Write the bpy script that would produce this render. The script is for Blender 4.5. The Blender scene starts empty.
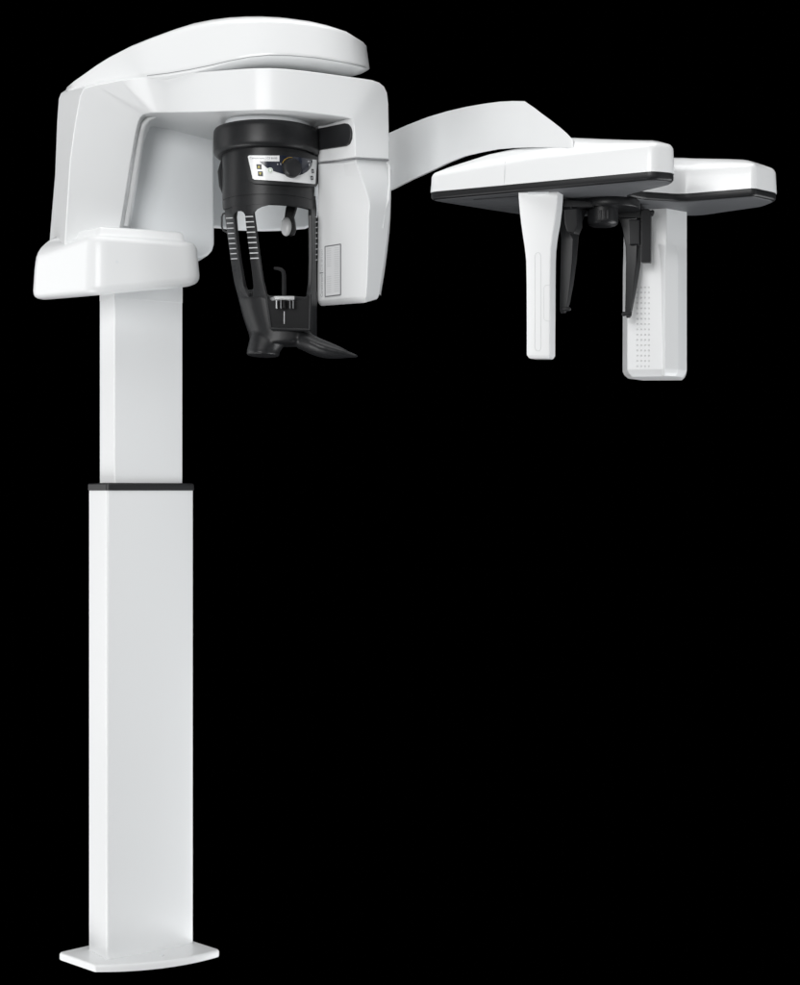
import bpy, bmesh, math
from mathutils import Vector, Matrix
R = math.radians
S = bpy.context.scene
COL = S.collection

# ------------------------------------------------------------------ camera
D, F, CZ = 3.6, 1548.0, 1.075          # distance to column, focal length in picture units, eye height
CX, CY = 400.0, 492.5
cam = bpy.data.cameras.new('camera')
camo = bpy.data.objects.new('camera', cam)
COL.objects.link(camo)
camo.location = (0, -D, CZ)
camo.rotation_euler = (R(90), 0, 0)
cam.sensor_fit = 'HORIZONTAL'
cam.sensor_width = 36
cam.lens = 36 * F / 800
cam.clip_end = 200
S.camera = camo

# a point of the machine seen at (x, y) standing at depth Y / on a height / on a vertical plane
def P(x, y, Y):
    d = D + Y
    return Vector(((x - CX) * d / F, Y, CZ - (y - CY) * d / F))
def XY(x, Y):
    return ((x - CX) * (D + Y) / F, Y)
def ZZ(y, Y):
    return CZ - (y - CY) * (D + Y) / F
def PL(x, y, p0, dr):                   # vertical plane through p0 along dr
    n = Vector((dr[1], -dr[0]))
    rd = Vector(((x - CX) / F, 1.0))
    o = Vector((0, -D))
    t = n.dot(Vector(p0) - o) / n.dot(rd)
    return Vector((rd.x * t, -D + t, CZ - (y - CY) * t / F))

# ------------------------------------------------------------------ materials
def mat(name, col, rough=.4, coat=0., metal=0., spec=.5, bump=0., trans=0., mottled=.0):
    m = bpy.data.materials.new(name); m.use_nodes = True
    nt = m.node_tree; b = nt.nodes['Principled BSDF']
    b.inputs['Base Color'].default_value = (*col, 1)
    b.inputs['Roughness'].default_value = rough
    b.inputs['Metallic'].default_value = metal
    b.inputs['Coat Weight'].default_value = coat
    b.inputs['Coat Roughness'].default_value = .12
    b.inputs['Specular IOR Level'].default_value = spec
    b.inputs['Transmission Weight'].default_value = trans
    tc = nt.nodes.new('ShaderNodeTexCoord')
    if mottled:
        n = nt.nodes.new('ShaderNodeTexNoise'); n.inputs['Scale'].default_value = 6
        n.inputs['Detail'].default_value = 4
        mr = nt.nodes.new('ShaderNodeMapRange')
        mr.inputs['To Min'].default_value = rough - mottled
        mr.inputs['To Max'].default_value = rough + mottled
        nt.links.new(tc.outputs['Object'], n.inputs['Vector'])
        nt.links.new(n.outputs['Fac'], mr.inputs['Value'])
        nt.links.new(mr.outputs['Result'], b.inputs['Roughness'])
    if bump:
        n2 = nt.nodes.new('ShaderNodeTexNoise'); n2.inputs['Scale'].default_value = 900
        bp = nt.nodes.new('ShaderNodeBump'); bp.inputs['Strength'].default_value = bump
        bp.inputs['Distance'].default_value = .001
        nt.links.new(tc.outputs['Object'], n2.inputs['Vector'])
        nt.links.new(n2.outputs['Fac'], bp.inputs['Height'])
        nt.links.new(bp.outputs['Normal'], b.inputs['Normal'])
    return m
WHITE = mat('white_lacquer', (.825, .838, .843), .38, .25, mottled=.05)
GLOSS = mat('gloss_white', (.855, .867, .871), .3, .35, mottled=.04)
PALE = mat('pale_grey_plastic', (.78, .805, .82), .45, .1, mottled=.05)
DARK = mat('charcoal_plastic', (.0145, .015, .0162), .38, .0, spec=.32, bump=.05, mottled=.05)
BLACK = mat('black_plastic', (.014, .0145, .016), .4, .0, mottled=.05)
GBLACK = mat('gloss_black', (.008, .0085, .01), .18, .3)
MARK = mat('light_print', (.62, .63, .64), .6)
GREYP = mat('grey_print', (.22, .225, .235), .6)
FAINT = mat('faint_print', (.62, .63, .64), .6)
LABW = mat('label_white', (.78, .79, .80), .5)
LABP = mat('label_print', (.66, .67, .68), .6)
MIDP = mat('mid_grey_print', (.42, .425, .435), .6)
MATTE = mat('matte_black', (.006, .0062, .007), .5, spec=.2)
UNDER_LIT = mat('underside_lit_grey', (.090, .093, .099), .5, mottled=.05)  # dark plate made paler: light falling on the underside put into its colour
NAVY = mat('navy_window', (.012, .016, .03), .2, .3)
GOLD = mat('gold_trim', (.5, .32, .06), .35, metal=.6)
YEL = mat('yellow_print', (.62, .55, .12), .5)
GREEN = mat('green_print', (.35, .5, .3), .5)
CLEAR = mat('clear_acrylic', (.9, .91, .92), .12, trans=.6)
DIM = mat('dimple_grey', (.70, .71, .715), .6)

# ------------------------------------------------------------------ mesh helpers
BASE = Vector((-.604, .03, 0))
def finish(bm, name, m, parent, bevel=0, seg=3, ang=30, wn=True, sharp=50):
    bmesh.ops.remove_doubles(bm, verts=bm.verts, dist=1e-6)
    bmesh.ops.recalc_face_normals(bm, faces=bm.faces)
    if bevel:
        es = [e for e in bm.edges if len(e.link_faces) == 2 and e.calc_face_angle(0) > R(ang)]
        bmesh.ops.bevel(bm, geom=es, offset=bevel, segments=seg, profile=.5, affect='EDGES', clamp_overlap=True)
    for f in bm.faces: f.smooth = True
    for e in bm.edges:
        if len(e.link_faces) == 2 and e.calc_face_angle(0) > R(sharp): e.smooth = False
    me = bpy.data.meshes.new(name)
    bm.to_mesh(me); bm.free()
    me.transform(Matrix.Translation(-BASE))
    me.materials.append(m)
    o = bpy.data.objects.new(name, me); COL.objects.link(o)
    o.parent = parent
    if wn:
        w = o.modifiers.new('normals', 'WEIGHTED_NORMAL'); w.keep_sharp = True
    return o
def loft(bm, rings, cap=True, closed=True):
    vs = [[bm.verts.new(p) for p in r] for r in rings]
    n = len(vs[0])
    for a, b in zip(vs, vs[1:]):
        for i in range(n if closed else n - 1):
            j = (i + 1) % n
            bm.faces.new((a[i], a[j], b[j], b[i]))
    if cap:
        bm.faces.new(vs[0]); bm.faces.new(list(reversed(vs[-1])))
    return vs
def area(p): return sum(a[0]*b[1]-b[0]*a[1] for a, b in zip(p, p[1:]+p[:1])) / 2
def roundpoly(pts, r, n=6):
    """2D polygon with rounded corners; r one radius or one per corner"""
    if area(pts) < 0:
        pts = pts[::-1]
        if not isinstance(r, (int, float)): r = list(r)[::-1]
    N = len(pts); out = []
    for i in range(N):
        rr = r if isinstance(r, (int, float)) else r[i]
        p = Vector(pts[i][:2]); a = Vector(pts[i-1][:2]); b = Vector(pts[(i+1) % N][:2])
        da = (a-p); db = (b-p)
        la, lb = da.length, db.length
        da.normalize(); db.normalize()
        ang = da.angle(db)
        t = min(rr / math.tan(ang/2), la*.48, lb*.48)
        if rr <= 0 or ang > R(178):
            for k in range(n+1): out.append((p.x, p.y))
            continue
        s, e = p + da*t, p + db*t
        for k in range(n+1):
            q = k / n
            out.append(tuple((1-q)**2*s + 2*q*(1-q)*p + q*q*e))
    # drop coincident points
    o2 = []
    for q in out:
        if not o2 or (Vector(q)-Vector(o2[-1])).length > 1e-5: o2.append(q)
    return o2
def inset(ring, d):
    N = len(ring); out = []
    for i in range(N):
        a = Vector(ring[i-1]); p = Vector(ring[i]); b = Vector(ring[(i+1) % N])
        e1 = (p-a).normalized(); e2 = (b-p).normalized()
        n1 = Vector((-e1.y, e1.x)); n2 = Vector((-e2.y, e2.x))
        m = (n1+n2)
        if m.length < 1e-6: m = n1
        m.normalize()
        c = max(.5, m.dot(n1))
        out.append(tuple(p + m*d/c))
    return out
def ring3(r2, z): return [Vector((p[0], p[1], z(p) if callable(z) else z)) for p in r2]
def prism(bm, ring, z0, z1):
    loft(bm, [ring3(ring, z0), ring3(ring, z1)])
def tube(bm, pts, rads, n=12, flat=1.0, up=None):
    pts = [Vector(p) for p in pts]; rings = []
    for i, p in enumerate(pts):
        t = (pts[min(i+1, len(pts)-1)] - pts[max(i-1, 0)]).normalized()
        a = (up or Vector((0, 1, 0))).cross(t)
        if a.length < 1e-3: a = Vector((1, 0, 0)).cross(t)
        a.normalize(); b = t.cross(a).normalized()
        r = rads if isinstance(rads, (int, float)) else rads[i]
        rings.append([p + a*math.cos(2*math.pi*k/n)*r + b*math.sin(2*math.pi*k/n)*r*flat for k in range(n)])
    loft(bm, rings)
def lathe(bm, c, prof, n=64):
    rings = []
    for r, z in prof:
        rings.append([Vector((c[0]+r*math.sin(2*math.pi*k/n), c[1]-r*math.cos(2*math.pi*k/n), z)) for k in range(n)])
    loft(bm, rings)
def solid(bm, front, back):
    """closed solid between two outlines of the same count"""
    loft(bm, [front, back])
def box(bm, c, ax, ay, az):
    c = Vector(c); vs = {}
    for i in (-1, 1):
        for j in (-1, 1):
            for k in (-1, 1): vs[i, j, k] = bm.verts.new(c + i*ax + j*ay + k*az)
    for q in (((-1,-1,-1),(-1,1,-1),(1,1,-1),(1,-1,-1)), ((-1,-1,1),(1,-1,1),(1,1,1),(-1,1,1)),
              ((-1,-1,-1),(1,-1,-1),(1,-1,1),(-1,-1,1)), ((-1,1,-1),(-1,1,1),(1,1,1),(1,1,-1)),
              ((-1,-1,-1),(-1,-1,1),(-1,1,1),(-1,1,-1)), ((1,-1,-1),(1,1,-1),(1,1,1),(1,-1,1))):
        bm.faces.new([vs[a] for a in q])
def NB(): return bmesh.new()
def interp(tab, x):
    if x <= tab[0][0]: return tab[0][1]
    for (a, b), (c, d) in zip(tab, tab[1:]):
        if x <= c: return b + (d-b)*(x-a)/(c-a)
    return tab[-1][1]

# ------------------------------------------------------------------ the machine
root = bpy.data.objects.new('dental_xray_machine', None)
COL.objects.link(root); root.location = BASE
root['label'] = 'white dental x-ray machine on a tall column with a black head holder and side arm'
root['category'] = 'x-ray machine'

TH = R(36); U = Vector((math.cos(TH), math.sin(TH))); V = Vector((-math.sin(TH), math.cos(TH)))
CC = Vector((-.604, .014))

# --- base plate
front = []
f0, f1 = Vector((-.684, -.130)), Vector((-.415, -.012))
for k in range(13):
    t = k/12; p = f0.lerp(f1, t) + Vector((.40, -.91))*.034*4*t*(1-t); front.append(tuple(p))
bp_ = front + [(-.53, .10), (-.60, .10), (-.69, .06), (-.79, -.033)]
rr = [0.012] + [0]*11 + [.012] + [.02, .02, .02, .014]
ring = roundpoly(bp_, rr, 4)
bm = NB()
loft(bm, [ring3(inset(ring, .001), 0), ring3(ring, .002), ring3(ring, .012), ring3(inset(ring, .0025), .0155), ring3(inset(ring, .006), .0165)])
base = finish(bm, 'base_plate', WHITE, root)
bm = NB()
q = PL(161, 960, (-.54, -.07), (1, .4))
lathe(bm, (q.x-.0, q.y+.012), [(.004, .0163), (.004, .018), (.0025, .0185)], 14)
finish(bm, 'screw_cap', PALE, base)

# --- columns
def colring(a, b, bul, rad=.007):
    pts = [CC - U*a - V*b + U*2*a*t - V*bul*4*t*(1-t) for t in [k/10 for k in range(11)]]
    pts += [CC + U*a + V*b, CC - U*a + V*b]
    pts = [tuple(p) for p in pts]
    return roundpoly(pts, [rad] + [0]*9 + [rad, rad, rad], 4)
bm = NB(); r_ = colring(.111, .051, .005, .009)
loft(bm, [ring3(r_, .0166), ring3(r_, 1.0795)])
finish(bm, 'lower_column', WHITE, root)
bm = NB(); r_ = colring(.113, .053, .005, .009)
loft(bm, [ring3(r_, 1.0797), ring3(r_, 1.093), ring3(inset(r_, .003), 1.0962), ring3(inset(r_, .02), 1.097)])
finish(bm, 'column_collar', BLACK, root)
bm = NB(); r_ = colring(.0872, .0403, .002, .004)
loft(bm, [ring3(r_, 1.0972), ring3(r_, 1.60)])
finish(bm, 'upper_column', WHITE, root)
bm = NB(); rs = colring(.0878, .0409, .002, .0045)      # sleeve collar under the carriage
loft(bm, [ring3(rs, 1.5185), ring3(rs, 1.565)])
finish(bm, 'column_sleeve', WHITE, root, .0015, 2)

# --- carriage
Fc, Lc, Rc = (-.672, -.21), (-.853, -.05), (-.442, -.103)
cp = [Fc, (-.566, -.168), Rc, (-.50, .02), (-.56, .12), (-.78, .10)] + [Lc]
ring = roundpoly(cp, [.055, .3, .05, .05, .05, .06, .05], 9)
zF, zL, zR = 1.5086, 1.516, 1.546
A_ = Matrix(((1, *Fc), (1, *Lc), (1, *Rc))).inverted() @ Vector((zF, zL, zR))
zb = lambda p: min(A_[0] + A_[1]*p[0] + A_[2]*p[1], 1.56)
zt = 1.641
bm = NB()
rs = []
for ins, dz in ((.035, -.003), (.022, -.002), (.010, .0015), (.004, .006), (.001, .012), (0, .02)):
    rs.append(ring3(inset(ring, ins), lambda p, dz=dz: zb(p)+dz))
for ins, z in ((.003, 1.60), (.005, zt-.016), (.007, zt-.008), (.011, zt-.0025), (.017, zt), (.026, zt+.001), (.031, zt+.003),
               (.034, zt+.008), (.036, zt+.018), (.039, zt+.0225), (.044, zt+.025), (.06, zt+.026)):
    def ztop(p, z=z, ins=ins):
        w = max(0, min(1, (-.72 - p[0])/.07)); w = w*w*(3-2*w)
        return z + w*(interp([(.003, 1.585), (.005, 1.603), (.007, 1.615), (.011, 1.626), (.017, 1.636), (.026, 1.6455), (.031, 1.650), (.034, 1.6525), (.036, 1.654), (.039, 1.656), (.044, 1.659), (.06, 1.666)], ins) - z)
    rs.append(ring3(inset(ring, ins), ztop))
loft(bm, rs)
car = finish(bm, 'carriage_housing', WHITE, root)
bm = NB()
q = PL(117, 262, Fc, (.906, .423)); nrm = Vector((.423, -.906, 0))
tube(bm, [q - nrm*.004, q + nrm*.0012], [.004, .0035], 14)
finish(bm, 'screw_cap', PALE, car)
# --- the arch: vertical arm, head and right block swept along one path
# outer (x, y, Y), inner (x, y, Y), inner back (x, Y), outer back (x, Y)
ST = [
 ((64, 256, -.124), (114, 256, -.07), (123, .02), (48, .04)),
 ((66, 222, -.132), (121, 222, -.078), (130, .02), (50, .03)),
 ((70, 160, -.140), (131, 160, -.085), (140, .02), (55, .02)),
 ((75, 124, -.143), (136, 132, -.089), (144, .02), (57, 121, .02)),
 ((80,  96, -.145), (138.5, 122, -.092), (147, .02), (58.6, 99, .03)),
 ((84,  88, -.145), (140.5, 117.5, -.094), (149, .04), (60.8, 93.4, .04)),
 ((95,  85.0, -.136), (144, 114.5, -.092), (151, .06), (66.5, 89.6, .06)),
 ((120, 80.2, -.120), (150, 113, -.096), (155, .10), (98, 86, .12)),
 ((145, 77.2, -.114), (157, 112.6, -.102), (161, .14), (145, .18)),
 ((165, 75.2, -.122), (170, 112.4, -.118), (175, .16), (168, .20)),
 ((190, 73.0, -.157), (191, 112.2, -.157), (195, .18), (192, .20)),
 ((215, 71.0, -.197), (215, 111.6, -.199), (218, .18), (217, .20)),
 ((240, 69.0, -.235), (240, 110.6, -.235), (242, .18), (242, .20)),
 ((255, 68.2, -.246), (255, 110.2, -.246), (257, .18), (257, .20)),
 ((269, 68.0, -.250), (269, 110.0, -.250), (270, .18), (271, .20)),
 ((285, 68.8, -.247), (285, 110.4, -.247), (286, .18), (287, .20)),
 ((305, 70.8, -.237), (303, 111.8, -.238), (300, .15), (306, .20)),
 ((325, 73.4, -.218), (322, 114.0, -.224), (308, .0), (326, .20)),
 ((345, 76.2, -.194), (338, 116.0, -.210), (313, -.06), (345, .20)),
 ((360, 78.2, -.172), (347, 117.4, -.202), (316, -.10), (358, .19)),
 ((372, 80.0, -.150), (351.5, 119.0, -.197), (317, -.11), (371, .18)),
 ((379, 82.4, -.135), (353.2, 121.5, -.194), (317.5, -.11), (379, .17)),
 ((384, 86.5, -.122), (354.2, 125.0, -.192), (318, -.11), (384, .16)),
 ((387, 93.0, -.114), (354.8, 131.0, -.190), (318, -.11), (387, .16)),
 ((388.2, 104., -.110), (355.2, 140.0, -.190), (318, -.11), (388.4, .16)),
 ((388.6, 130., -.110), (355.4, 150.0, -.190), (318, -.11), (388.7, .16)),
 ((388.8, 159.2, -.110), (355.6, 157.6, -.190), (318, -.11), (388.8, .16)),
]
bm = NB(); rings = []
for i, (fo, fi, bi, bo) in enumerate(ST):
    a, b = P(*fo), P(*fi)
    c = Vector((*XY(bi[0], bi[1]), b.z)); d = Vector((*XY(bo[0], bo[1]), a.z))
    if i >= 20:                        # right block: inner wall turns to face the cylinder
        yy = [119.5, 122, 126, 131, 140, 151, 162.4][i-20]
        c = P(bi[0], yy, bi[1])
    if len(bo) == 3: d = P(bo[0], bo[1], bo[2])
    rings.append([a, b, c, d])
loft(bm, rings)
arch = finish(bm, 'gantry_arch', WHITE, root, .0085, 4, 38)

# reveal: the rim that frames the opening beside the arm
bm = NB()
pts = [P(125, 226, -.04), P(131, 190, -.045), P(136, 160, -.05), P(140.4, 135, -.055), P(143.5, 124.6, -.06), P(148.6, 119.2, -.06), P(156, 117.4, -.058)]
tube(bm, pts, [.008, .0085, .0085, .008, .0075, .0055, .0015], 12)
finish(bm, 'opening_rim', GLOSS, root)

# --- source housing: grey-blue panel with a rounded lower corner seen through the arch
u2 = Vector((math.cos(R(20)), math.sin(R(20))))
p0 = Vector(XY(145, .03))
def SP(x, y): return PL(x, y, p0, u2)
sil = [(124, 113), (214.5, 113), (214.5, 244), (212.5, 250.5), (208.5, 255), (203, 257.6), (196, 258.6), (124, 258.6)]
bm = NB()
n2 = Vector((-u2.y, u2.x, 0))
fr = [SP(*s) for s in sil]
solid(bm, fr, [p + n2*.10 for p in fr])
finish(bm, 'source_housing', PALE, root, .007, 3, 40)
# rear panel behind the cylinder
bm = NB()
sil = [(203, 112), (318, 112), (317.5, 218), (313, 226), (305, 229.5), (285, 231.4), (262, 232), (235, 231), (218, 229), (203, 228)]
fr = [P(x, y, .24) for x, y in sil]
solid(bm, fr, [p + Vector((0, .08, .025)) for p in fr])
finish(bm, 'rear_panel', PALE, root, .010, 3, 30)

# --- top cover: swept dome with a flat-sided skirt
cov = [(66, 90, 87.5, .02), (73, 88.5, 81.5, .0), (81, 86.5, 76, -.015), (93, 84, 67.5, -.035), (106, 81.5, 59.5, -.055), (125, 79, 50, -.085),
       (147, 76.5, 41.5, -.115), (168, 74, 34.5, -.142), (189, 70.6, 28.5, -.165), (210, 66.3, 24.5, -.187), (230, 61.5, 22.0, -.203),
       (250, 57.6, 20.8, -.214), (269, 55.8, 20.7, -.219), (290, 56.2, 21.6, -.217), (315, 58.4, 24.6, -.203), (333, 61.2, 28.6, -.186),
       (349, 64.2, 33.6, -.160), (360, 66.6, 38.5, -.130), (366.5, 68.2, 42.5, -.09), (369.5, 69.2, 46, -.04)]
low, up_ = [], []
for x, yl, yu, Y in cov:
    low.append(P(x, yl, Y)); up_.append(P(x + (1 if x < 150 else 0) - (3.2 if x > 355 else 0), yu, Y + .012))
back = [(366, 69, .05), (352, 68, .15), (320, 66, .23), (270, 65, .27), (210, 72, .25), (150, 80, .20), (100, 87, .12), (75, 91, .06)]
bl = [P(*b) for b in back]
for b, p in zip(back, bl):
    low.append(p)
    zup = interp([(-.76, 1.955), (-.70, 1.965), (-.60, 2.01), (-.45, 2.07), (-.28, 2.09), (-.1, 2.06)], p.x)
    up_.append(Vector((p.x, p.y - .012, max(p.z + .006, zup - .01))))
cen = sum(up_, Vector())/len(up_)
def toward(rg, k, dz): return [Vector((p.x + (cen.x-p.x)*k, p.y + (.02-p.y)*k, p.z + dz*min(1, (p.z-1.93)/.06 if p.z > 1.93 else 0))) for p in rg]
bm = NB()
und = [Vector((p.x+(cen.x-p.x)*.02, p.y+(.02-p.y)*.02, p.z-.004)) for p in low]
und1 = [Vector((p.x+(cen.x-p.x)*.06, p.y+(.02-p.y)*.09, p.z-.010)) for p in low]
und2 = [Vector((p.x+(cen.x-p.x)*.12, p.y+(.02-p.y)*.25, min(p.z-.013, p.z))) for p in low]
loft(bm, [und2, und1, und, low, [a.lerp(b, .12) for a, b in zip(low, up_)], [a.lerp(b, .93) for a, b in zip(low, up_)], up_,
          toward(up_, .02, .005), toward(up_, .06, .011), toward(up_, .14, .0185), toward(up_, .3, .025), toward(up_, .5, .029), toward(up_, .8, .031)])
cover = finish(bm, 'top_cover', GLOSS, root, wn=False, sharp=70)
bm = NB()
tube(bm, [a.lerp(b, .015) + Vector((0, -.0003, 0)) for a, b in list(zip(low, up_))[6:19]], .0007, 6)
finish(bm, 'seam_line', GREYP, cover)
# turntable neck between cover and head
bm = NB()
lathe(bm, (-.295, .02), [(.12, 1.955), (.12, 2.03)], 48)
finish(bm, 'turntable', GREYP, root)

# --- detector housing below the right block
rows = [ # y front, left, r1, r2, right, yleft, yright
 (159.4, 318, 343, 355.5, 388.6, 164.2, 161.0),
 (166, 318, 344, 357.5, 390.2, 170, 166),
 (176, 318, 346, 361.0, 391.2, 179, 176),
 (188, 318, 348.5, 365.5, 391.0, 190, 187),
 (200, 318, 350.5, 369.3, 390.6, 201, 199),
 (207, 318, 351.3, 370.0, 390.2, 208, 206),
 (216, 318, 351.7, 369.0, 389.6, 217, 215),
 (240, 318, 351.7, 368.6, 387.2, 241, 238),
 (262, 317.7, 351.7, 368.0, 384.4, 264, 260),
 (285, 317.5, 351.7, 367.0, 381.0, 288, 281),
 (297.5, 317.5, 351.5, 366.0, 379.2, 301, 294.5),
]
bm = NB(); rings = []
PA, PB = Vector(XY(318, -.11)), Vector(XY(351.7, -.165))
dAB = (PB-PA).normalized()
for y, l, r1, r2, r, yl, yr in rows:
    a = PL(l, yl, PA, dAB); b = PL(r1, y, PA, dAB)
    c = P(r2, y, -.185); d = P(r, yr, -.095)
    lift = .05 if y > 290 else 0
    e = Vector((*XY(r-.3, .15), d.z + lift)); f = Vector((*XY(322, .17), a.z + lift))
    rings.append([a, b, c, d, e, f])
bot = rings[-1]; cn = sum(bot, Vector())/6
for k, dz in ((.035, -.006), (.09, -.0105)):
    rings.append([Vector((p.x+(cn.x-p.x)*k, p.y+(cn.y-p.y)*k, p.z+dz)) for p in bot])
loft(bm, rings)
det = finish(bm, 'sensor_housing', WHITE, root, .0022, 3, 12, sharp=40)
bm = NB()
for a, b in (((318.4, 163.6, -.1105), (355.4, 158.9, -.190)), ((355.4, 158.9, -.190), (388.6, 160.4, -.109))):
    tube(bm, [P(*a) + Vector((0, -.0005, .0)), P(*b) + Vector((0, -.0005, 0))], .0016, 6)
finish(bm, 'seam_line', GREYP, root)
# flared rib on the right edge of the housing
bm = NB()
tube(bm, [P(386.5, 163, -.112), P(389.2, 167, -.106), P(389.4, 185, -.104), P(388.2, 200, -.106), P(384.4, 211, -.115), P(383, 228, -.12)], [.002, .003, .003, .003, .0025, .001], 8)
finish(bm, 'edge_rib', WHITE, det)
# type label on the housing
nA = Vector((dAB.y, -dAB.x, 0))
def LP(x, y, off): 
    return PL(x, y, PA + Vector((nA.x, nA.y))*off, dAB)
q = [(325.2, 246.6), (340.6, 244.2), (340.6, 294.8), (325.2, 296.6)]
bm = NB()
solid(bm, [LP(*s, .0012) for s in q], [LP(*s, -.002) for s in q])
lab = finish(bm, 'type_label', LABW, det)
bm = NB()
for s, t in zip(q, q[1:]+q[:1]):
    tube(bm, [LP(*s, .0012), LP(*t, .0012)], .0013, 6)
finish(bm, 'label_border', GREYP, lab)
bm = NB()
for k in range(21):
    y = 249 + k*2.15
    for xa, xb in ((326.8, 331.2), (334.2, 339.2)):
        if 8 < k < 13 and xa < 330: continue
        dy = -(xa-325)*.14
        pp = [(xa, y+dy), (xb, y+dy-.5), (xb, y+dy+.2), (xa, y+dy+.7)]
        solid(bm, [LP(*s, .0017) for s in pp], [LP(*s, .0009) for s in pp])
finish(bm, 'label_print', LABP, lab)

# --- text helper
def text_mesh(body):
    c = bpy.data.curves.new('text', 'FONT'); c.body = body; c.size = 1; c.resolution_u = 3
    o = bpy.data.objects.new('text', c); COL.objects.link(o)
    dg = bpy.context.evaluated_depsgraph_get()
    me = bpy.data.meshes.new_from_object(o.evaluated_get(dg))
    bpy.data.objects.remove(o); bpy.data.curves.remove(c)
    b = bmesh.new(); b.from_mesh(me); bpy.data.meshes.remove(me)
    return b
def put_text(body, fn, name, m, parent):
    b = text_mesh(body)
    xs = [v.co.x for v in b.verts]; ys = [v.co.y for v in b.verts]
    x0, x1, y0, y1 = min(xs), max(xs), min(ys), max(ys)
    for v in b.verts: v.co = fn((v.co.x-x0)/(x1-x0), (v.co.y-y0)/(y1-y0))
    return finish(b, name, m, parent, wn=False)
put_text('Carestream', lambda s, t: LP(320.6 + 2.2*(1-t), 297 - 22.5*s, .0012), 'lettering', MIDP, det)
put_text('CS 8100', lambda s, t: LP(320.8 + 2.0*(1-t), 271.5 - 22*s, .0012), 'lettering', FAINT, det)
bm = NB(); tube(bm, [LP(319.8, 273.2, .001), LP(323.0, 272.8, .001)], .0009, 6)
finish(bm, 'divider_mark', GREYP, det)

# --- black connector bar between cylinder and right block
bm = NB()
wA, wB = P(300, 138, .0), P(355.4, 138, -.190)
wd = Vector((wB.x-wA.x, wB.y-wA.y)).normalized(); wn_ = Vector((wd.y, -wd.x, 0))
W0 = Vector((PA.x, PA.y))
WD = (Vector(XY(355.4, -.190)) - W0).normalized(); WN = Vector((WD.y, -WD.x, 0))
sil = [(312, 130.5), (346, 123.6), (349.5, 124.2), (352, 127.5), (352.8, 133), (352.4, 139), (350.5, 144), (347, 146.4), (312, 151.5)]
fr = [PL(x, y, W0, WD) for x, y in sil]
solid(bm, [p + WN*.006 for p in fr], [p - WN*.01 for p in fr])
finish(bm, 'connector_slot', BLACK, root, .0025, 3, 30)

# --- positioning cylinder
KC = Vector((-.297, -.10)); KR = .104
bm = NB()
lathe(bm, KC, [(.098, 1.885), (.098, 1.93)], 64)
finish(bm, 'cylinder_neck', PALE, root)
bm = NB()
lathe(bm, KC + Vector((-.004, 0)), [(.09, 1.8918), (.113, 1.8918), (.1175, 1.890), (.1197, 1.886), (.1204, 1.878), (.1208, 1.853), (.1203, 1.843), (.1187, 1.837), (.1155, 1.8333), (.109, 1.8325), (.09, 1.8325)], 96)
finish(bm, 'positioning_ring', DARK, root, wn=False, sharp=60)
bm = NB()
n = 96; rs = []
def rowz(z0, z1): 
    return lambda c: z0 + (z1-z0)*(1-c)/2
for r, za, zb_ in ((KR, 1.835, 1.835), (KR, 1.730, 1.80), (KR-.0008, 1.7295, 1.799), (KR-.0008, 1.7285, 1.798), (KR, 1.728, 1.797), (KR+.0003, 1.7075, 1.785), (KR-.003, 1.7057, 1.784), (KR-.006, 1.712, 1.79), (KR-.006, 1.835, 1.835)):
    rg = []
    for k in range(n):
        t = 2*math.pi*k/n
        c = math.cos(t); w = max(0, min(1, (0.35-c)/.5)); w = w*w*(3-2*w)
        rg.append(Vector((KC.x + r*math.sin(t), KC.y - r*math.cos(t), za + (zb_-za)*w)))
    rs.append(rg)
vs = loft(bm, rs, cap=False)
drum = finish(bm, 'positioning_cylinder', DARK, root, wn=False, sharp=50)
# side bulge of the cylinder
bm = NB()
tube(bm, [P(228, 150, -.1), P(226, 160, -.1), P(224.6, 172, -.1), P(225.2, 186, -.1), P(228, 203, -.1)], [.004, .011, .016, .014, .004], 14)
finish(bm, 'side_bulge', DARK, drum)

# conforming patches on the cylinder
def DR(x, y, r):
    rd = Vector(((x-CX)/F, 1.0)); o = Vector((0, -D)) - KC
    a = rd.dot(rd); b = 2*o.dot(rd); c = o.dot(o) - r*r
    dsc = max(0, b*b - 4*a*c); t = (-b - math.sqrt(dsc))/(2*a)
    return Vector((rd.x*t, -D+t, CZ - (y-CY)*t/F))
def patch(bm, poly, r0, r1, step=1.0):
    xs = sorted(set([p[0] for p in poly])); grid = []
    for a, b in zip(xs, xs[1:]):
        k = max(1, int((b-a)/step)); grid += [a + (b-a)*i/k for i in range(k)]
    grid.append(xs[-1]); cols = []
    for x in grid:
        x_ = min(max(x, xs[0]+1e-4), xs[-1]-1e-4); ys = []
        for p, q in zip(poly, poly[1:]+poly[:1]):
            if (p[0]-x_)*(q[0]-x_) < 0 or p[0] == x_:
                if abs(q[0]-p[0]) > 1e-9: ys.append(p[1] + (q[1]-p[1])*(x_-p[0])/(q[0]-p[0]))
        if len(ys) >= 2: cols.append((x, min(ys), max(ys)))
    rows_ = [[DR(x, a, r0), DR(x, a, r1), DR(x, b, r1), DR(x, b, r0)] for x, a, b in cols]
    loft(bm, rows_)
bm = NB()
bez = [(243.5, 158), (246, 154), (252, 152.3), (280, 151.6), (300, 152.8), (314, 155.4), (318.4, 158), (319, 168), (318, 183.5), (316, 187), (300, 186.4), (270, 184.4), (254, 183.4), (249.6, 181.4), (247.2, 176)]
patch(bm, bez, KR-.004, KR+.0075)
bez_o = finish(bm, 'panel_bezel', DARK, drum, .003, 3, 40)
bm = NB()
pan = [(247.8, 156.8), (248.6, 155.8), (250, 155.5), (279.3, 155.7), (279.6, 156), (316.6, 160.0), (316.9, 161.5), (315.6, 183.6), (314.6, 184.2), (290, 181.8), (254.2, 179.6), (252.6, 178.6)]
patch(bm, pan, KR+.001, KR+.0085)
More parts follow.
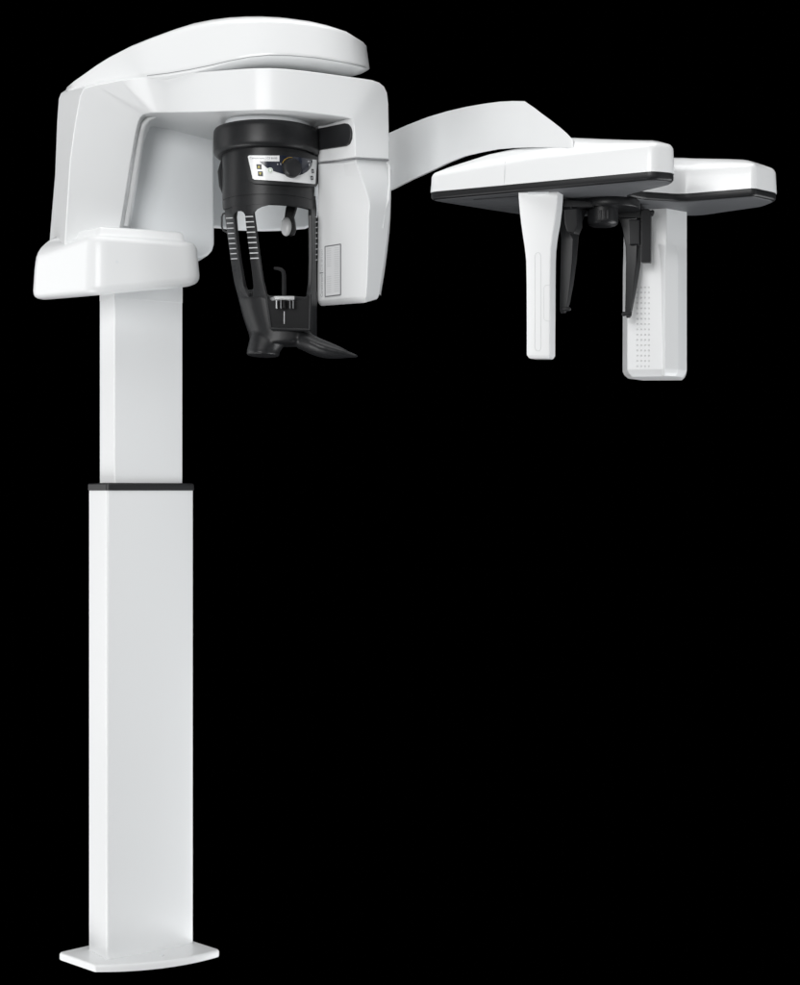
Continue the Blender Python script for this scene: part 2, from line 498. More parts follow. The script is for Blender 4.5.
panel = finish(bm, 'control_panel', GLOSS, root, wn=False, sharp=45)
bm = NB()
win = [(259.2, 161.5), (279.45, 161.6), (279.5, 155.2), (300, 157.6), (312.4, 159.4), (312.6, 161.5), (311.8, 165.5), (309.8, 169.2), (306.8, 172), (302.8, 174.2), (298, 175.8), (291, 177.6), (284.5, 174.6), (276.5, 172.2), (270.5, 170), (266.5, 167.6), (262.5, 164.4)]
patch(bm, win, KR+.004, KR+.0093)
finish(bm, 'display_window', NAVY, panel, wn=False)
# knob
kc = DR(290.6, 168.6, KR+.006); kn = Vector((kc.x-KC.x, kc.y-KC.y, 0)).normalized()
kn = (kn*.8 + Vector((.15, -.3, 0))).normalized()
bm = NB()
tube(bm, [kc, kc+kn*.012, kc+kn*.016, kc+kn*.0175], [.0218, .0208, .0190, .013], 40, up=Vector((0, 0, 1)))
finish(bm, 'control_knob', BLACK, panel, wn=False, sharp=35)
bm = NB()
sx = Vector((-kn.y, kn.x, 0)); 
tube(bm, [kc + kn*.004 + (sx*math.cos(t)+Vector((0, 0, 1))*math.sin(t))*.0232 for t in [R(a) for a in range(82, 165, 6)]], [.0004] + [.0009]*12 + [.0004], 8, up=kn)
finish(bm, 'knob_ring', GOLD, panel)
# buttons
for x, y, w, h, up in ((258.8, 166.8, 2.5, 2.5, 1), (260.2, 173.8, 2.5, 2.5, -1), (312.6, 171.2, 1.25, 2.1, 0), (311.8, 178.0, 1.25, 2.1, 0)):
    bm = NB()
    patch(bm, [(x-w, y-h), (x+w-.01, y-h+.2), (x+w+.3, y+h), (x-w+.4, y+h-.2)], KR+.005, KR+.0095, .5)
    bt = finish(bm, 'push_button', BLACK, panel, wn=False)
    bm = NB()
    if up: patch(bm, [(x-1.4, y+1.1*up), (x, y-1.4*up), (x+1.4, y+1.2*up)], KR+.006, KR+.0099, .4)
    else: patch(bm, [(x-.55, y-.7), (x+.5, y-.7), (x+.55, y+.8), (x-.5, y+.8)], KR+.006, KR+.0099, .3)
    finish(bm, 'button_symbol', YEL if up else FAINT, panel, wn=False)
def circ(x, y, rx, ry, k=20): return [(x+rx*math.cos(2*math.pi*i/k+.01), y+ry*math.sin(2*math.pi*i/k+.01)) for i in range(k)]
bm = NB(); patch(bm, circ(270.2, 170.4, 2.7, 2.8), KR+.005, KR+.0097, .4)
finish(bm, 'round_button', GLOSS, panel, wn=False)
bm = NB()
pts = [DR(x, y, KR+.0098) for x, y in circ(270.2, 170.4, 1.8, 1.9, 24)]
tube(bm, pts + [pts[0]], .0006, 6)
finish(bm, 'button_ring', GREEN, panel)
put_text('Carestream | CS 8100', lambda s, t: DR(249.6 + 27.6*s, 159.6 - 2.5*t + .25*s, KR+.0089), 'lettering', GREYP, panel)
for x, y, w, h in ((308.2, 161.4, .5, .7), (309.8, 161.6, .5, .7), (309.2, 165, .4, .9), (277.6, 164.4, .5, .6), (280.6, 164.2, .3, .8)):
    bm = NB(); patch(bm, [(x-w, y-h), (x+w, y-h+.05), (x+w+.1, y+h), (x-w+.1, y+h)], KR+.006, KR+.0097, .3)
    finish(bm, 'window_symbol', MARK, panel, wn=False)

cup = [(286, 235, 317), (300, 238.6, 317), (306, 240.2, 317), (318, 243.3, 317), (328, 246.6, 317), (335, 249.2, 317), (341, 250, 317.4), (346, 250, 312)]
def cupS(x, y):
    l = interp([(c[0], c[1]) for c in cup], y); r = interp([(c[0], c[2]) for c in cup], y)
    q = min(1, abs((x-(l+r)/2)/((r-l)/2)))
    return -.11 - .082*math.sqrt(max(0, 1-q**2.35))
def sink(rows_):
    return [(y, xl, xr, cupS(xl, y)+o, cupS(xr, y)+o) for y, xl, xr, o in rows_]
# --- head support: three struts under the cylinder
def strut(edge, name, thick=.008):
    """edge: (y, xl, xr, Y) down the strut"""
    bm = NB(); rg = []
    for y, xl, xr, Yl, Yr in edge:
        a, b = P(xl, y, Yl), P(xr, y, Yr)
        if y < 213: a, b = DR(xl, y, KR - (.011 if y < 199 else .0010)), DR(xr, y, KR - (.011 if y < 199 else .0010))
        t = (b-a); nn = Vector((t.y, -t.x, 0)).normalized()
        m_ = (a+b)/2 + nn*.0015
        rg.append([a, m_, b, b - nn*thick, a - nn*thick])
    loft(bm, rg)
    return finish(bm, name, DARK, root, .0016, 2, 40)
e1 = [(197, 225.5, 235.5, -.106, -.164), (200.5, 225.2, 235.5, -.106, -.164), (211.5, 224.5, 235, -.110, -.168), (217, 224.8, 233.9, -.11, -.168), (233, 227, 235.2, -.112, -.165), (260, 230.4, 238.6, -.115, -.165), (280, 233.6, 242.2, -.117, -.165), (287, 235.2, 243.9, -.112, -.158)] + sink([(293, 236.8, 246.4, -.002), (300, 238.8, 249.5, -.001), (312, 242, 251, .004), (326, 247, 253, .014)])
s1 = strut(e1, 'support_strut')
e2 = [(196, 243.6, 254.6, -.180, -.192), (199.5, 243.6, 254.6, -.180, -.192), (208, 243.6, 254.6, -.189, -.199), (213, 244.4, 253.4, -.192, -.202), (231, 246.4, 256, -.190, -.2), (258, 250, 259.6, -.188, -.196), (280, 252.7, 263, -.186, -.193), (286, 253.3, 264.2, -.178, -.190)] + sink([(293, 252.8, 266, -.002), (300, 253.2, 267, -.001), (312, 255, 267, .004), (326, 258, 267, .014)])
s2 = strut(e2, 'support_strut')
e3 = [(196, 311.2, 315.6, -.150, -.106), (199.5, 311.2, 315.8, -.150, -.106), (208, 311.2, 316.8, -.160, -.11), (215, 311.5, 316.9, -.16, -.11), (240, 311.8, 316.8, -.158, -.112), (262, 311.8, 316.8, -.156, -.114), (282, 311.2, 316.8, -.156, -.116), (290, 310, 317, -.157, -.120)] + sink([(294, 309.6, 316.9, -.002), (301, 310.4, 316.8, -.001), (314, 311, 316.4, .004), (328, 312, 316, .014)])
s3 = strut(e3, 'support_strut')
def marks(edge, ys, fr0, fr1, par):
    for y in ys:
        bm = NB()
        vals = [interp([(e[0], e[k]) for e in edge], y) for k in (1, 2, 3, 4)]
        def q(f, yy):
            p = P(vals[0]+(vals[1]-vals[0])*f, yy, vals[2]+(vals[3]-vals[2])*f)
            return p
        a, b = q(fr0, y), q(fr1, y-.3)
        t = b-a; nn = Vector((t.y, -t.x, 0)).normalized()
        box(bm, (a+b)/2 + nn*.0014, t/2, nn*.0012, Vector((0, 0, .0010)))
        finish(bm, 'scale_mark', MARK, par, wn=False)
marks(e1, [218.4 + 5.08*k for k in range(9)], .22, .9, s1)
marks(e2, [217.0 + 5.2*k for k in range(9)], .08, .92, s2)
marks(e3, [217.0 + 5.4*k for k in range(9)], .62, .94, s3)
# rounded tops of the openings between struts
for pts in ([(251, 203), (274, 203.6), (268, 205.6), (262, 207), (257.5, 209.4), (254, 213.5), (252, 213.5)],
            [(302, 203.6), (313, 204), (312.6, 214), (311.4, 213), (309.6, 209), (306.5, 206.6)],
            [(232, 204), (246.5, 203), (246, 215), (244.6, 214.4), (243.4, 212.4), (241, 211.2), (237, 211.6), (234.6, 213.4), (233.4, 217), (232.4, 217)]):
    bm = NB(); patch(bm, pts, KR-.006, KR-.0002)
    finish(bm, 'cylinder_rim', DARK, drum, wn=False)
# side clip
bm = NB()
tube(bm, [P(227, 213, -.09), P(223, 214, -.09), P(221.8, 217, -.09), P(221.8, 227, -.09), P(223.4, 230.6, -.09), P(227.4, 232.6, -.09)], .0022, 8)
finish(bm, 'side_clip', BLACK, root)

# --- chin support: cup, left foot and right prong fused
bm = NB()
rg = []
for y, xl, xr in cup[1:]:
    a, b = P(xl, y, -.11), P(xr, y, -.11)
    c = (a+b)/2; r = (b-a).length/2
    rg.append([Vector((c.x + r*math.copysign(abs(math.sin(t))**.85, math.sin(t)), -.11 - .082*math.cos(t)*(1 if math.cos(t) > 0 else .4), c.z)) for t in [2*math.pi*k/40 for k in range(40)]])
loft(bm, rg)
def ell(path, n=20):
    rs_ = []
    for (x, y, Y), rx, rz, ry in path:
        p = P(x, y, Y)
        rs_.append([Vector((p.x + rx*math.cos(2*math.pi*k/n), p.y + ry*math.sin(2*math.pi*k/n), p.z + rz*math.cos(2*math.pi*k/n))) for k in range(n)])
    loft(bm, rs_)
def cupY(x): return -.11 - .082*math.sqrt(max(0, 1-((x-277.5)/40)**2))
for pl in ([(236.4, 292), (240, 290), (244.6, 289), (246.4, 291.3), (249, 292.4), (252, 291.8), (253.6, 288.6), (259, 286), (264, 286.4), (266, 292), (269, 297), (272.5, 300.2), (274, 304), (239.8, 304)],
           [(309.6, 291), (313, 289.6), (317, 289.6), (317.2, 305), (298, 305), (299, 301), (304, 298), (307.6, 295)]):
    fr = [P(x, y, cupY(x)) for x, y in pl]
    cp2 = [p + Vector((0, .016, 0)) for p in fr]
    vf = [bm.verts.new(p) for p in fr]; vb = [bm.verts.new(p) for p in cp2]
    ff = bm.faces.new(vf); fb_ = bm.faces.new(list(reversed(vb)))
    for i in range(len(pl)):
        j = (i+1) % len(pl); bm.faces.new((vf[i], vf[j], vb[j], vb[i]))
    bmesh.ops.triangulate(bm, faces=[ff, fb_])
# left foot: stacked rings flaring downward
rs_ = []
for y, xl, xr, hy in ((330, 252, 284, .022), (337, 250, 286, .034), (343, 248.8, 286, .041), (348, 247.6, 282, .046), (351, 247, 279.6, .049), (353.6, 246.6, 279.2, .051), (355.8, 247, 279.4, .051)):
    a, b = P(xl, y, -.15), P(xr, y + (.8 if y > 345 else 0), -.15)
    c = (a+b)/2; r = (b-a)/2
    rs_.append([c + r*math.cos(t) + Vector((0, hy*math.sin(t), 0)) for t in [2*math.pi*k/32 for k in range(32)]])
loft(bm, rs_)
# right prong: ellipses along the x direction
rs_ = []
for x, y0, y1, hy, Y in ((296, 330, 347.6, .03, -.15), (303, 331, 350.6, .038, -.155), (310, 333, 354, .042, -.16), (318, 337.4, 356.8, .042, -.165), (326, 340.8, 358.4, .038, -.17), (334, 344, 358.8, .032, -.175), (342, 347.6, 358.4, .025, -.18), (349, 351.6, 357.8, .016, -.185), (358.2, 355.2, 357.8, .008, -.19)):
    a, b = P(x, y0, Y), P(x, y1, Y); c = (a+b)/2; h = (a-b)/2
    rs_.append([c + h*math.sin(t) + Vector((0, hy*math.cos(t), 0)) for t in [2*math.pi*k/24 for k in range(24)]])
loft(bm, rs_)
chin = finish(bm, 'chin_support', DARK, root, wn=False)
rm = chin.modifiers.new('remesh', 'REMESH'); rm.mode = 'VOXEL'; rm.voxel_size = .0018; rm.use_smooth_shade = True
sm = chin.modifiers.new('smooth', 'SMOOTH'); sm.iterations = 40; sm.factor = .5
bpy.context.view_layer.update()
dg = bpy.context.evaluated_depsgraph_get()
nm = bpy.data.meshes.new_from_object(chin.evaluated_get(dg)); nm.name = 'chin_support'
chin.modifiers.clear(); chin.data = nm
for p in nm.polygons: p.use_smooth = True
# recessed glossy panel with its rim
Yp = -.197
bm = NB()
rec = [(266.8, 297), (271, 300), (297, 301.2), (303, 299.4), (310, 296), (308.8, 329.4), (271.2, 328.2)]
fr = [P(x, y, Yp - .010*(329-y)/32 + .004) for x, y in rec]
solid(bm, fr, [p + Vector((0, .02, 0)) for p in fr])
recess = finish(bm, 'recess_panel', MATTE, chin, .001, 2, 40)
bm = NB()
tube(bm, [P(284.2, 311.5, Yp-.0018), P(284.2, 324, Yp+.0022)], .0011, 8)
finish(bm, 'recess_slot', MARK, recess)
for x0, y0, x1, y1 in ((266.4, 295, 271, 328.4), (310.4, 294.6, 309.2, 330), (271, 328.8, 309, 330)):
    bm = NB(); tube(bm, [P(x0, y0, Yp-.004), P(x1, y1, Yp+.004)], .0034, 10)
    finish(bm, 'recess_rim', DARK, chin)
# bite block holder and bite rod
bm = NB()
top = [(270.5, 297), (290.5, 297), (294.6, 301.2), (276, 301.6)]
za = ZZ(300, -.21)
hx = [P(270, 299, -.19), P(291, 299, -.19), P(294.5, 301, -.222), P(274.5, 301, -.222)]
solid(bm, [Vector((p.x, p.y, za+.007)) for p in hx], [Vector((p.x, p.y, za-.001)) for p in hx])
holder = finish(bm, 'bite_holder', CLEAR, root, .001, 2)
for x, w in ((276.6, .9), (281, .8), (290, .5), (293.2, .6)):
    bm = NB()
    p = P(x, 304.6, -.216)
    box(bm, p, Vector((w*.0021/1.0*.6, 0, 0)), Vector((0, .006, 0)), Vector((0, 0, .0085)))
    finish(bm, 'holder_prong', MARK if x < 280 else GREYP, holder, .0004, 2)
bm = NB()
Yr = -.214
pts = [P(284, 308, Yr), P(284, 300, Yr), P(283.9, 280, Yr), P(283.8, 275, Yr), P(283.2, 271.6, Yr), P(281.2, 269.6, Yr), P(277.6, 268.6, Yr), P(274, 268.3, Yr)]
tube(bm, pts, [.0052, .005, .0046, .0045, .0045, .0042, .0038, .003], 14)
finish(bm, 'bite_rod', MATTE, root)

# --- temple clamp with white pad hanging inside the cylinder
bm = NB()
fr = [P(290.5, 196, -.05), P(296.5, 196, -.05), P(295.4, 208, -.05), P(292.6, 217, -.05), P(293.8, 222, -.05), P(294.6, 230, -.05), P(292.6, 235, -.05), P(288.5, 236, -.05), P(286, 228, -.05), P(284.2, 217, -.05), P(285.4, 208, -.05)]
solid(bm, fr, [p + Vector((.004, .012, 0)) for p in fr])
clamp = finish(bm, 'temple_clamp', BLACK, root, .002, 2, 40)
bm = NB()
pc = P(286.4, 226.8, -.06); ax = Vector((-.35, -.93, -.12)).normalized(); sd = Vector((-ax.y, ax.x, 0))
rs_ = []
for k, off in ((.9, -.004), (1, 0), (.97, .004), (.8, .007), (.4, .0085)):
    rs_.append([pc + ax*off + (sd*.0128*math.cos(t) + Vector((0, 0, .0218))*math.sin(t))*k for t in [2*math.pi*i/32 for i in range(32)]])
loft(bm, rs_)
finish(bm, 'temple_pad', GLOSS, clamp, wn=False)

# ------------------------------------------------------------------ side arm with the cephalometric head
# --- curved arm
ar = [ # x, ytop, ybot, Y
 (312, 158, 212, .27), (330, 155, 210, .35), (350, 149.5, 205, .395), (372, 141, 198, .385), (388, 133.4, 191.5, .325), (408, 124.6, 181.5, .23), (427.5, 117, 172.8, .14), (447, 111.2, 163.6, .055), (465, 107, 156.6, -.015), (483, 103.8, 152.4, -.075),
 (499, 101.7, 149.4, -.12), (512, 101.0, 148.4, -.15), (524.5, 101.2, 147.8, -.18), (534, 107.6, 147.6, -.195), (542.5, 114.2, 147.6, -.205), (551, 120.4, 147.6, -.215), (560, 127.4, 148, -.225), (567, 133.6, 148.4, -.235), (573.5, 140.4, 148.8, -.24)]
bm = NB(); rg = []
fr = [P(x, yt, Y) for x, yt, yb, Y in ar]; fb = [P(x, yb, Y) for x, yt, yb, Y in ar]
for i in range(len(ar)):
    a, b = fr[i], fb[i]
    t = fr[min(i+1, len(ar)-1)] - fr[max(i-1, 0)]
    nn = Vector((-t.y, t.x, 0)).normalized() if False else Vector((.30, .95, 0)).normalized()
    th = .05
    rg.append([a, b, b + nn*th + Vector((0, 0, .014)), a + nn*th])
loft(bm, rg)
finish(bm, 'side_arm', WHITE, root, .0015, 2, 50)

# --- head: L-shaped white shell over a dark underside plate
plan = [(.055, -.10), (.30, -.219), (.536, -.334), (.588, -.312), (.582, -.265), (.505, -.150), (.55, -.112), (.640, -.083), (.79, -.153), (.860, -.090), (.845, -.02), (.72, .10), (.32, .115), (.20, .02)]
rad = [.022, .3, .035, .03, .03, .07, .05, .06, .02, .04, .05, .06, .05, .2]
ring = roundpoly(plan, rad, 6)
ZD, ZW = 1.735, 1.753
bm = NB()
rs = [ring3(ring, ZW), ring3(ring, ZW+.004)]
def zs(p):   # skirt height, a little lower at the far left tip
    return 0.
def zc(p): return interp([(.05, 1.790), (.2, 1.806), (.35, 1.811), (.65, 1.811), (.87, 1.804)], p[0])
def dome(p):
    a = interp([(.05, .012), (.2, .032), (.3, .041), (.38, .046), (.45, .034), (.53, .020), (.62, .012)], p[0])
    b = interp([(.05, .012), (.2, .032), (.3, .041), (.38, .046), (.45, .042), (.55, .038), (.66, .036), (.75, .027), (.87, .014)], p[0])
    t = max(0, min(1, (p[1] + .20)/.13)); t = t*t*(3-2*t)
    return a + (b-a)*t
from mathutils.geometry import delaunay_2d_cdt
for ins, dz in ((.0015, -.02), (.002, -.008), (.0025, -.004)):
    rs.append(ring3(inset(ring, ins), lambda p, dz=dz: zc(p) + dz))
vs = loft(bm, rs, cap=False)
bm.faces.new(vs[0])
rim = inset(ring, .0025)
def dist(p):
    best = 9
    for a, b in zip(rim, rim[1:]+rim[:1]):
        ax, ay = a; bx, by = b; dx, dy = bx-ax, by-ay
        t = max(0, min(1, ((p[0]-ax)*dx + (p[1]-ay)*dy)/(dx*dx+dy*dy+1e-12)))
        best = min(best, math.hypot(p[0]-ax-dx*t, p[1]-ay-dy*t))
    return best
def inside(p):
    c = False
    for a, b in zip(rim, rim[1:]+rim[:1]):
        if (a[1] > p[1]) != (b[1] > p[1]) and p[0] < (b[0]-a[0])*(p[1]-a[1])/(b[1]-a[1]) + a[0]: c = not c
    return c
prof_k = [(0, 0), (.004, .10), (.010, .24), (.018, .44), (.028, .64), (.04, .80), (.055, .92), (.075, 1), (1, 1)]
pts = [Vector(p) for p in rim]
for ins in (.0025, .006, .011):
    pts += [Vector(p) for p in inset(ring, .0025+ins) if inside(p) and dist(p) > ins*.8]
gx = .05
while gx < .88:
    gy = -.35
    while gy < .13:
        if inside((gx, gy)) and dist((gx, gy)) > .015: pts.append(Vector((gx, gy)))
        gy += .008
    gx += .008
n_ = len(rim)
co, ed_, fa, *_ = delaunay_2d_cdt(pts, [(i, (i+1) % n_) for i in range(n_)], [], 1, 1e-5)
def roofz(p):
    d = dist(p)
    if d < 1e-5: return zc(p) - .004
    k = interp(prof_k, d)
    return zc(p) - .004 + .006*min(1, d/.006)**.5 + dome(p)*k
rv = [bm.verts.new((p.x, p.y, roofz(p))) for p in co]
for f in fa: bm.faces.new([rv[i] for i in f])
bmesh.ops.remove_doubles(bm, verts=bm.verts, dist=2e-5)
shell = finish(bm, 'scan_head_shell', GLOSS, root, wn=False, sharp=60)
bm = NB()
r2_ = inset(ring, .0015)
loft(bm, [ring3(inset(r2_, .007), ZD+.0012), ring3(inset(r2_, .003), ZD+.002), ring3(r2_, ZD+.006), ring3(r2_, ZW-.0008)])
finish(bm, 'plate_side_band', DARK, root, wn=False, sharp=60)  # side of the same plate, without the painted-in light of its underside
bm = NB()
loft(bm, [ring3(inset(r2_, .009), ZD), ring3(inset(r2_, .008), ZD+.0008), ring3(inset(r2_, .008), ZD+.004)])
plate = finish(bm, 'underside_plate', UNDER_LIT, root, wn=False, sharp=60)
# grooves and seam
bm = NB()
def PZ(x, y, z):
    t = (CZ - z) / ((y - CY)/F); return Vector(((x-CX)*t/F, -D+t, z))
g0, g1 = PZ(474, 199.6, ZD-.0002), PZ(520, 196.0, ZD-.0002)
box(bm, (g0+g1)/2, (g1-g0)/2, Vector((.001, .002, 0)), Vector((0, 0, .0006)))
finish(bm, 'underside_groove', BLACK, plate)
bm = NB()
sA = Vector((.055, -.10)); sD = (Vector((.56, -.345)) - sA).normalized(); sN = Vector((sD.y, -sD.x, 0))
tube(bm, [PL(504.2, 184, sA, sD), PL(504.6, 170, sA, sD) , PL(505.4, 161, sA, sD)+Vector((.0, .005, 0))], .0006, 6)
finish(bm, 'seam_line', DIM, shell)

# --- collimator blade
bl0 = Vector(XY(540, -.195)); bd = Vector((1, -.12)).normalized(); bn = Vector((bd.y, -bd.x, 0))
def BL(x, y, off=0): return PL(x, y, bl0 + Vector((bn.x, bn.y))*off, bd)
L_ = [(518.2, 190), (518.2, 197), (519.2, 209), (520.6, 222), (522.4, 235), (524.4, 248), (525.8, 261), (526.2, 285), (526.4, 320), (526.4, 355)]
R_ = [(557.8, 190), (557.6, 197), (556.6, 210), (555, 222), (552.6, 235), (551, 248), (550.4, 261), (550.2, 285), (550, 320), (549.8, 355)]
bm = NB(); rg = []
for (xl, y), (xr, _) in zip(L_, R_):
    a, b = BL(xl, y), BL(xr, y)
    sh_ = Vector((.016, .035, 0)); 
    rg.append([a, b, b + sh_, a + sh_*.9 + Vector((.004, 0, 0))])
a = rg[-1]; cn = sum(a, Vector())/4
rg.append([p + (cn-p)*.16 + Vector((0, 0, -.0075)) for p in a])
loft(bm, rg)
blade = finish(bm, 'collimator_blade', GLOSS, root, .0025, 3, 30)
bm = NB()
for xa in (534.8, 540.8):
    tube(bm, [BL(xa, 256, .0001), BL(xa, 348, .0001)], .0006, 6)
tube(bm, [BL(534.8, 256, .0001), BL(536, 253.4, .0001), BL(538, 252.6, .0001), BL(539.8, 253.4, .0001), BL(540.8, 256, .0001)], .0006, 6)
tube(bm, [BL(534.8, 348, .0001), BL(536, 350.4, .0001), BL(538, 351, .0001), BL(539.8, 350.4, .0001), BL(540.8, 348, .0001)], .0006, 6)
finish(bm, 'blade_groove', DIM, blade)
bm = NB()
pts = [(549.6, 284.8), (545.4, 285.4), (543.8, 287.4), (543.8, 318.6), (545.4, 320.8), (549.6, 321.4)]
tube(bm, [BL(x, y, .0001) for x, y in pts], .0005, 6)
finish(bm, 'hatch_outline', DIM, blade)
bm = NB()
pts = [BL(528, 193.2, .002), BL(549, 192.2, .002)]
box(bm, (pts[0]+pts[1])/2, (pts[1]-pts[0])/2, bn*.003, Vector((0, 0, .002)))
finish(bm, 'blade_mount', PALE, blade)

# --- cephalometric sensor housing
sR = Vector(XY(666.5, -.005))
def S3(x, y, Y): return P(x, y, Y)
rowsS = [ # y, left, l2, scoopL, ridge, scoopR, right, relief
 (202, 624.0, 629.0, 655, 666.5, 676, 686.8, 0),
 (232, 623.6, 628.4, 655, 666.7, 676, 686.8, 0),
 (238, 623.4, 628.2, 656, 666.6, 676, 686.8, .1),
 (244, 623.3, 628.0, 658, 666.4, 675.6, 686.8, .3),
 (251, 623.2, 627.8, 659.5, 665.6, 677.4, 686.8, .65),
 (258, 623.0, 627.6, 660.5, 664.9, 678.2, 686.8, .9),
 (266, 622.8, 627.5, 661, 664.8, 678.3, 686.8, 1),
 (320, 622.6, 627.3, 662, 664.8, 678.3, 686.8, 1),
 (355, 622.5, 627.2, 663, 664.8, 678.3, 686.8, 1),
 (369, 622.5, 627.2, 663, 664.8, 678.3, 686.8, 1)]
bm = NB(); rg = []
for k, (y, a, b, c, d, e, f, w_) in enumerate(rowsS):
    lowr = y > 247
    pts = [S3(a, y, .085), S3(b, y, .02), S3(c, y, .004), S3(d, y, -.002-.004*w_), S3(e, y, .02-.014*w_), S3(f, y, .045)]
    z = pts[3].z
    for p in pts: p.z = z
    bk = [Vector((*XY(686.2, .15), z)), Vector((*XY(640, .16), z))]
    rg.append(pts + bk)
a = rg[-1]; cn = sum(a, Vector())/len(a)
rg.append([p + (cn-p)*.06 + Vector((0, 0, -.009)) for p in a])
rg.append([p + (cn-p)*.16 + Vector((0, 0, -.016)) for p in a])
loft(bm, rg)
sens = finish(bm, 'film_sensor_housing', WHITE, root, .0016, 2, 14, sharp=45)
# dimple grille on the sensor face: one printed field
bm = NB()
sF = Vector(XY(627.4, .02)); sDi = (Vector(XY(662, .004)) - sF).normalized(); sNo = Vector((sDi.y, -sDi.x, 0))
for c_, x in enumerate((637.2, 641.2, 645.0, 648.8)):
    for k in range(16):
        y = 287.5 + k*5.25
        if y > 368: continue
        p = PL(x, y, sF, sDi)
        lathe_r = .0024
        rs_ = [[p + sNo*o + (Vector((sDi.x, sDi.y, 0))*math.cos(t) + Vector((0, 0, 1))*math.sin(t))*r for t in [2*math.pi*i/10 for i in range(10)]] for o, r in ((-.002, lathe_r), (.0004, lathe_r), (.0008, lathe_r*.6))]
        loft(bm, rs_)
finish(bm, 'dimple_grille', DIM, sens, wn=False)

# --- rotary disc and ear rods
DC = Vector(XY(609, -.08))
bm = NB()
lathe(bm, DC, [(.055, ZD), (.0695, ZD-.0008), (.0705, ZD-.002), (.0705, ZD-.0165), (.069, ZD-.0185), (.05, ZD-.019)], 64)
disc = finish(bm, 'rotary_disc', DARK, root, wn=False, sharp=50)
bm = NB()
HC = Vector(XY(603, -.10))
lathe(bm, HC, [(.034, ZD-.018), (.0345, ZD-.048), (.033, ZD-.054), (.027, ZD-.058), (.015, ZD-.060)], 48)
hub = finish(bm, 'rotary_hub', DARK, root, wn=False, sharp=50)
for dx in (-.010, -.002, .006):
    bm = NB()
    box(bm, (HC.x+dx, HC.y-.034, ZD-.038), Vector((.0022, 0, 0)), Vector((0, .003, 0)), Vector((0, 0, .010)))
    finish(bm, 'hub_rib', BLACK, hub, .0008, 2)
def prof(pts, Y, th, name, par, m, bev=.0025, tilt=(0, 1)):
    bm = NB(); fr_ = [P(x, y, Y) for x, y in pts]
    solid(bm, fr_, [p + Vector((tilt[0], tilt[1], 0)).normalized()*th for p in fr_])
    return finish(bm, name, m, par, bev, 2, 35)
# left bracket and rod
YL, YRt = -.135, -.055
prof([(561.5, 199), (592, 201), (594, 207.5), (562, 208)], YL, .05, 'rod_bracket', root, DARK, .003, (.5, .87))
def rod(sections, name, par_root):
    bm = NB(); rg = []
    for y, xl, xm, xr, Y, dY in sections:
        a, b, c = P(xl, y, Y+dY*.5), P(xm, y, Y), P(xr, y, Y+dY)
        rg.append([a, b, c, c + Vector((0, .012, 0)), a + Vector((.002, .014, 0))])
    loft(bm, rg)
    return finish(bm, name, DARK, par_root, .0014, 2, 25)
rl = rod([(206, 561.6, 571, 589.5, YL, .03), (214, 561.4, 571, 585.5, YL, .03), (222, 560.4, 571, 582.2, YL, .03), (230, 559.8, 570.5, 580.4, YL, .03), (235, 561, 570, 579.2, YL, .025),
          (239, 561.2, 573, 578.6, YL, .02), (262, 560.6, 572, 576.6, YL, .02), (285, 560.2, 569.8, 573.4, YL, .018), (303, 559.8, 567.4, 570, YL, .015), (309, 559.6, 566, 568, YL, .014), (313, 560.6, 564.4, 566, YL, .012)], 'ear_rod', root)
prof([(563.5, 209), (577, 208), (577.6, 226), (574, 233.6), (567, 232.4), (564.4, 224)], YL-.014, .03, 'rod_clamp', rl, DARK, .003, (.5, .87))
def plug(pts, rads, par):
    bm = NB(); tube(bm, [P(*p) for p in pts], rads, 14, up=Vector((0, 0, 1)))
    finish(bm, 'ear_plug', BLACK, par)
plug([(562, 309.6, YL+.002), (566, 309.4, YL+.002), (569.6, 309, YL+.002), (571, 309, YL+.002)], [.004, .0042, .0045, .002], rl)
prof([(610, 212), (641, 206), (641.5, 219), (616, 218)], YRt, .05, 'rod_bracket', root, DARK, .003, (.5, .87))
rr_ = rod([(212, 617, 636, 641.5, YRt, .02), (219, 619.6, 637, 641.5, YRt, .02), (228, 622.4, 637, 641.4, YRt, .02), (236, 623.8, 637, 641.2, YRt, .02), (245, 625.6, 637, 641, YRt, .02),
           (262, 626, 636.2, 641, YRt, .02), (275, 625.8, 634.6, 639.2, YRt, .018), (290, 625.6, 633, 636.6, YRt, .016), (305, 625.2, 631, 633.6, YRt, .014), (312, 625, 630.4, 632.2, YRt, .012), (317.6, 626.6, 629.6, 630.8, YRt, .01)], 'ear_rod', root)
plug([(621.8, 314, YRt-.004), (623.4, 314, YRt-.004), (626, 314, YRt-.004), (631, 314, YRt-.002)], [.003, .0055, .0045, .0056], rr_)
prof([(628, 219.6), (639.6, 219.2), (639.6, 244.6), (628.6, 245)], YRt-.006, .02, 'rod_clamp', rr_, BLACK, .003, (.5, .87))
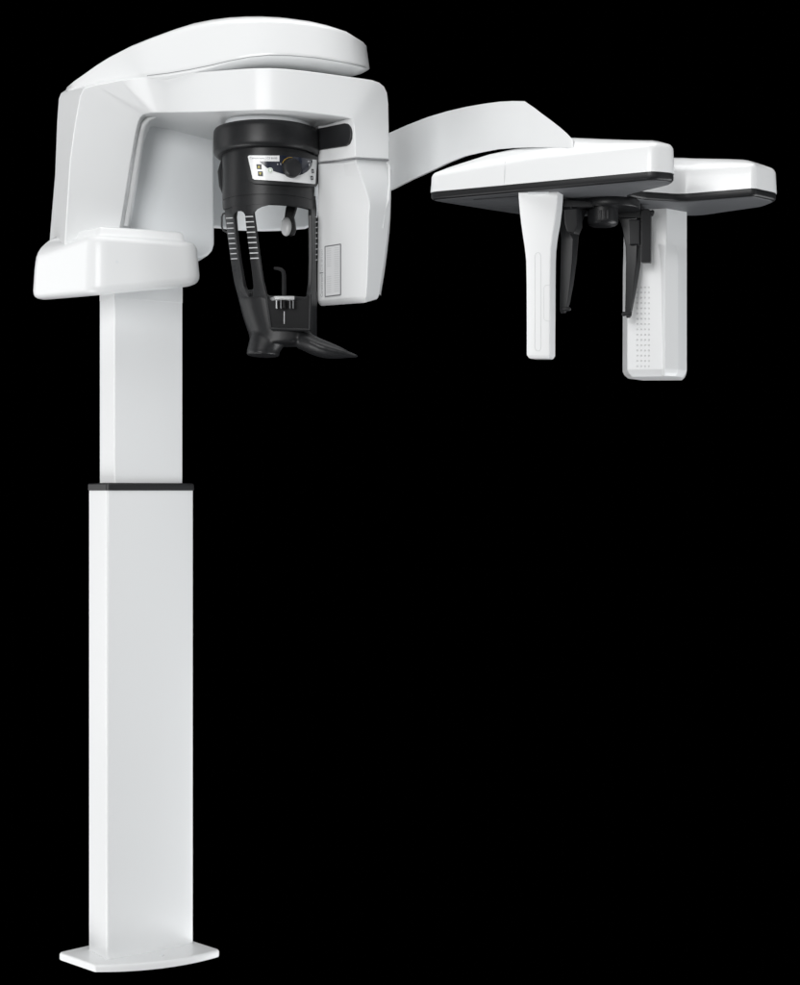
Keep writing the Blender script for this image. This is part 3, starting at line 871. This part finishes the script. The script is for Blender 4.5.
nb = prof([(640.8, 209.5), (648, 208.8), (650.6, 210.5), (650.4, 262.4), (640.8, 262.2)], -.060, .02, 'nasion_support', root, DARK, .002, (.3, .95))
bm = NB(); tube(bm, [P(649.5, 213.2, -.05), P(652.6, 213.2, -.05), P(654, 213.4, -.05)], [.006, .0075, .005], 14, up=Vector((0, 0, 1)))
finish(bm, 'support_knob', BLACK, nb)

# ------------------------------------------------------------------ world and studio lamps
w = bpy.data.worlds.new('World'); S.world = w; w.use_nodes = True
w.node_tree.nodes['Background'].inputs['Color'].default_value = (0, 0, 0, 1)
w.node_tree.nodes['Background'].inputs['Strength'].default_value = 0
def lamp(name, loc, tgt, sx, sy, watts, col=(1, 1, 1)):
    l = bpy.data.lights.new(name, 'AREA'); l.shape = 'RECTANGLE'; l.size = sx; l.size_y = sy; l.energy = watts; l.color = col
    o = bpy.data.objects.new(name, l); COL.objects.link(o); o.location = loc
    o.rotation_euler = (Vector(tgt) - Vector(loc)).to_track_quat('-Z', 'Y').to_euler()
    return o
LAMPS = [
 ((-4.5, .6, 1.6), (-.3, 0, 1.3), 2.5, 3.5, 57, (1, 1, 1)),
 ((-4.0, -2.8, 1.2), (-.2, 0, 1.2), 2.0, 3.5, 8, (1, 1, 1)),
 ((-1.8, -5.2, 2.2), (0, 0, 1.3), 2.4, 2.5, 160, (1, 1, 1)),
 ((1.6, -5.2, 1.6), (0, 0, 1.3), 2.4, 2.5, 20, (1, 1, 1)),
 ((4.4, -2.4, 1.4), (0, 0, 1.2), 2.4, 3.5, 16, (.97, .985, 1)),
 ((0, -1.0, 4.8), (0, 0, 1.5), 4, 3, 106, (1, 1, 1)),
 ((-3.0, -1.0, -1.8), (0, 0, 1.5), 2.5, 2.5, 92, (1, 1, 1)),
 ((3.2, .2, -.8), (0, 0, 1.5), 2.5, 2.5, 112, (.97, .985, 1)),
]
for L_ in LAMPS:
    lamp('softbox', *L_)

S.view_settings.view_transform = 'Standard'
S.view_settings.look = 'None'
S.view_settings.exposure = 0.03
S.render.resolution_x = 832; S.render.resolution_y = 1024
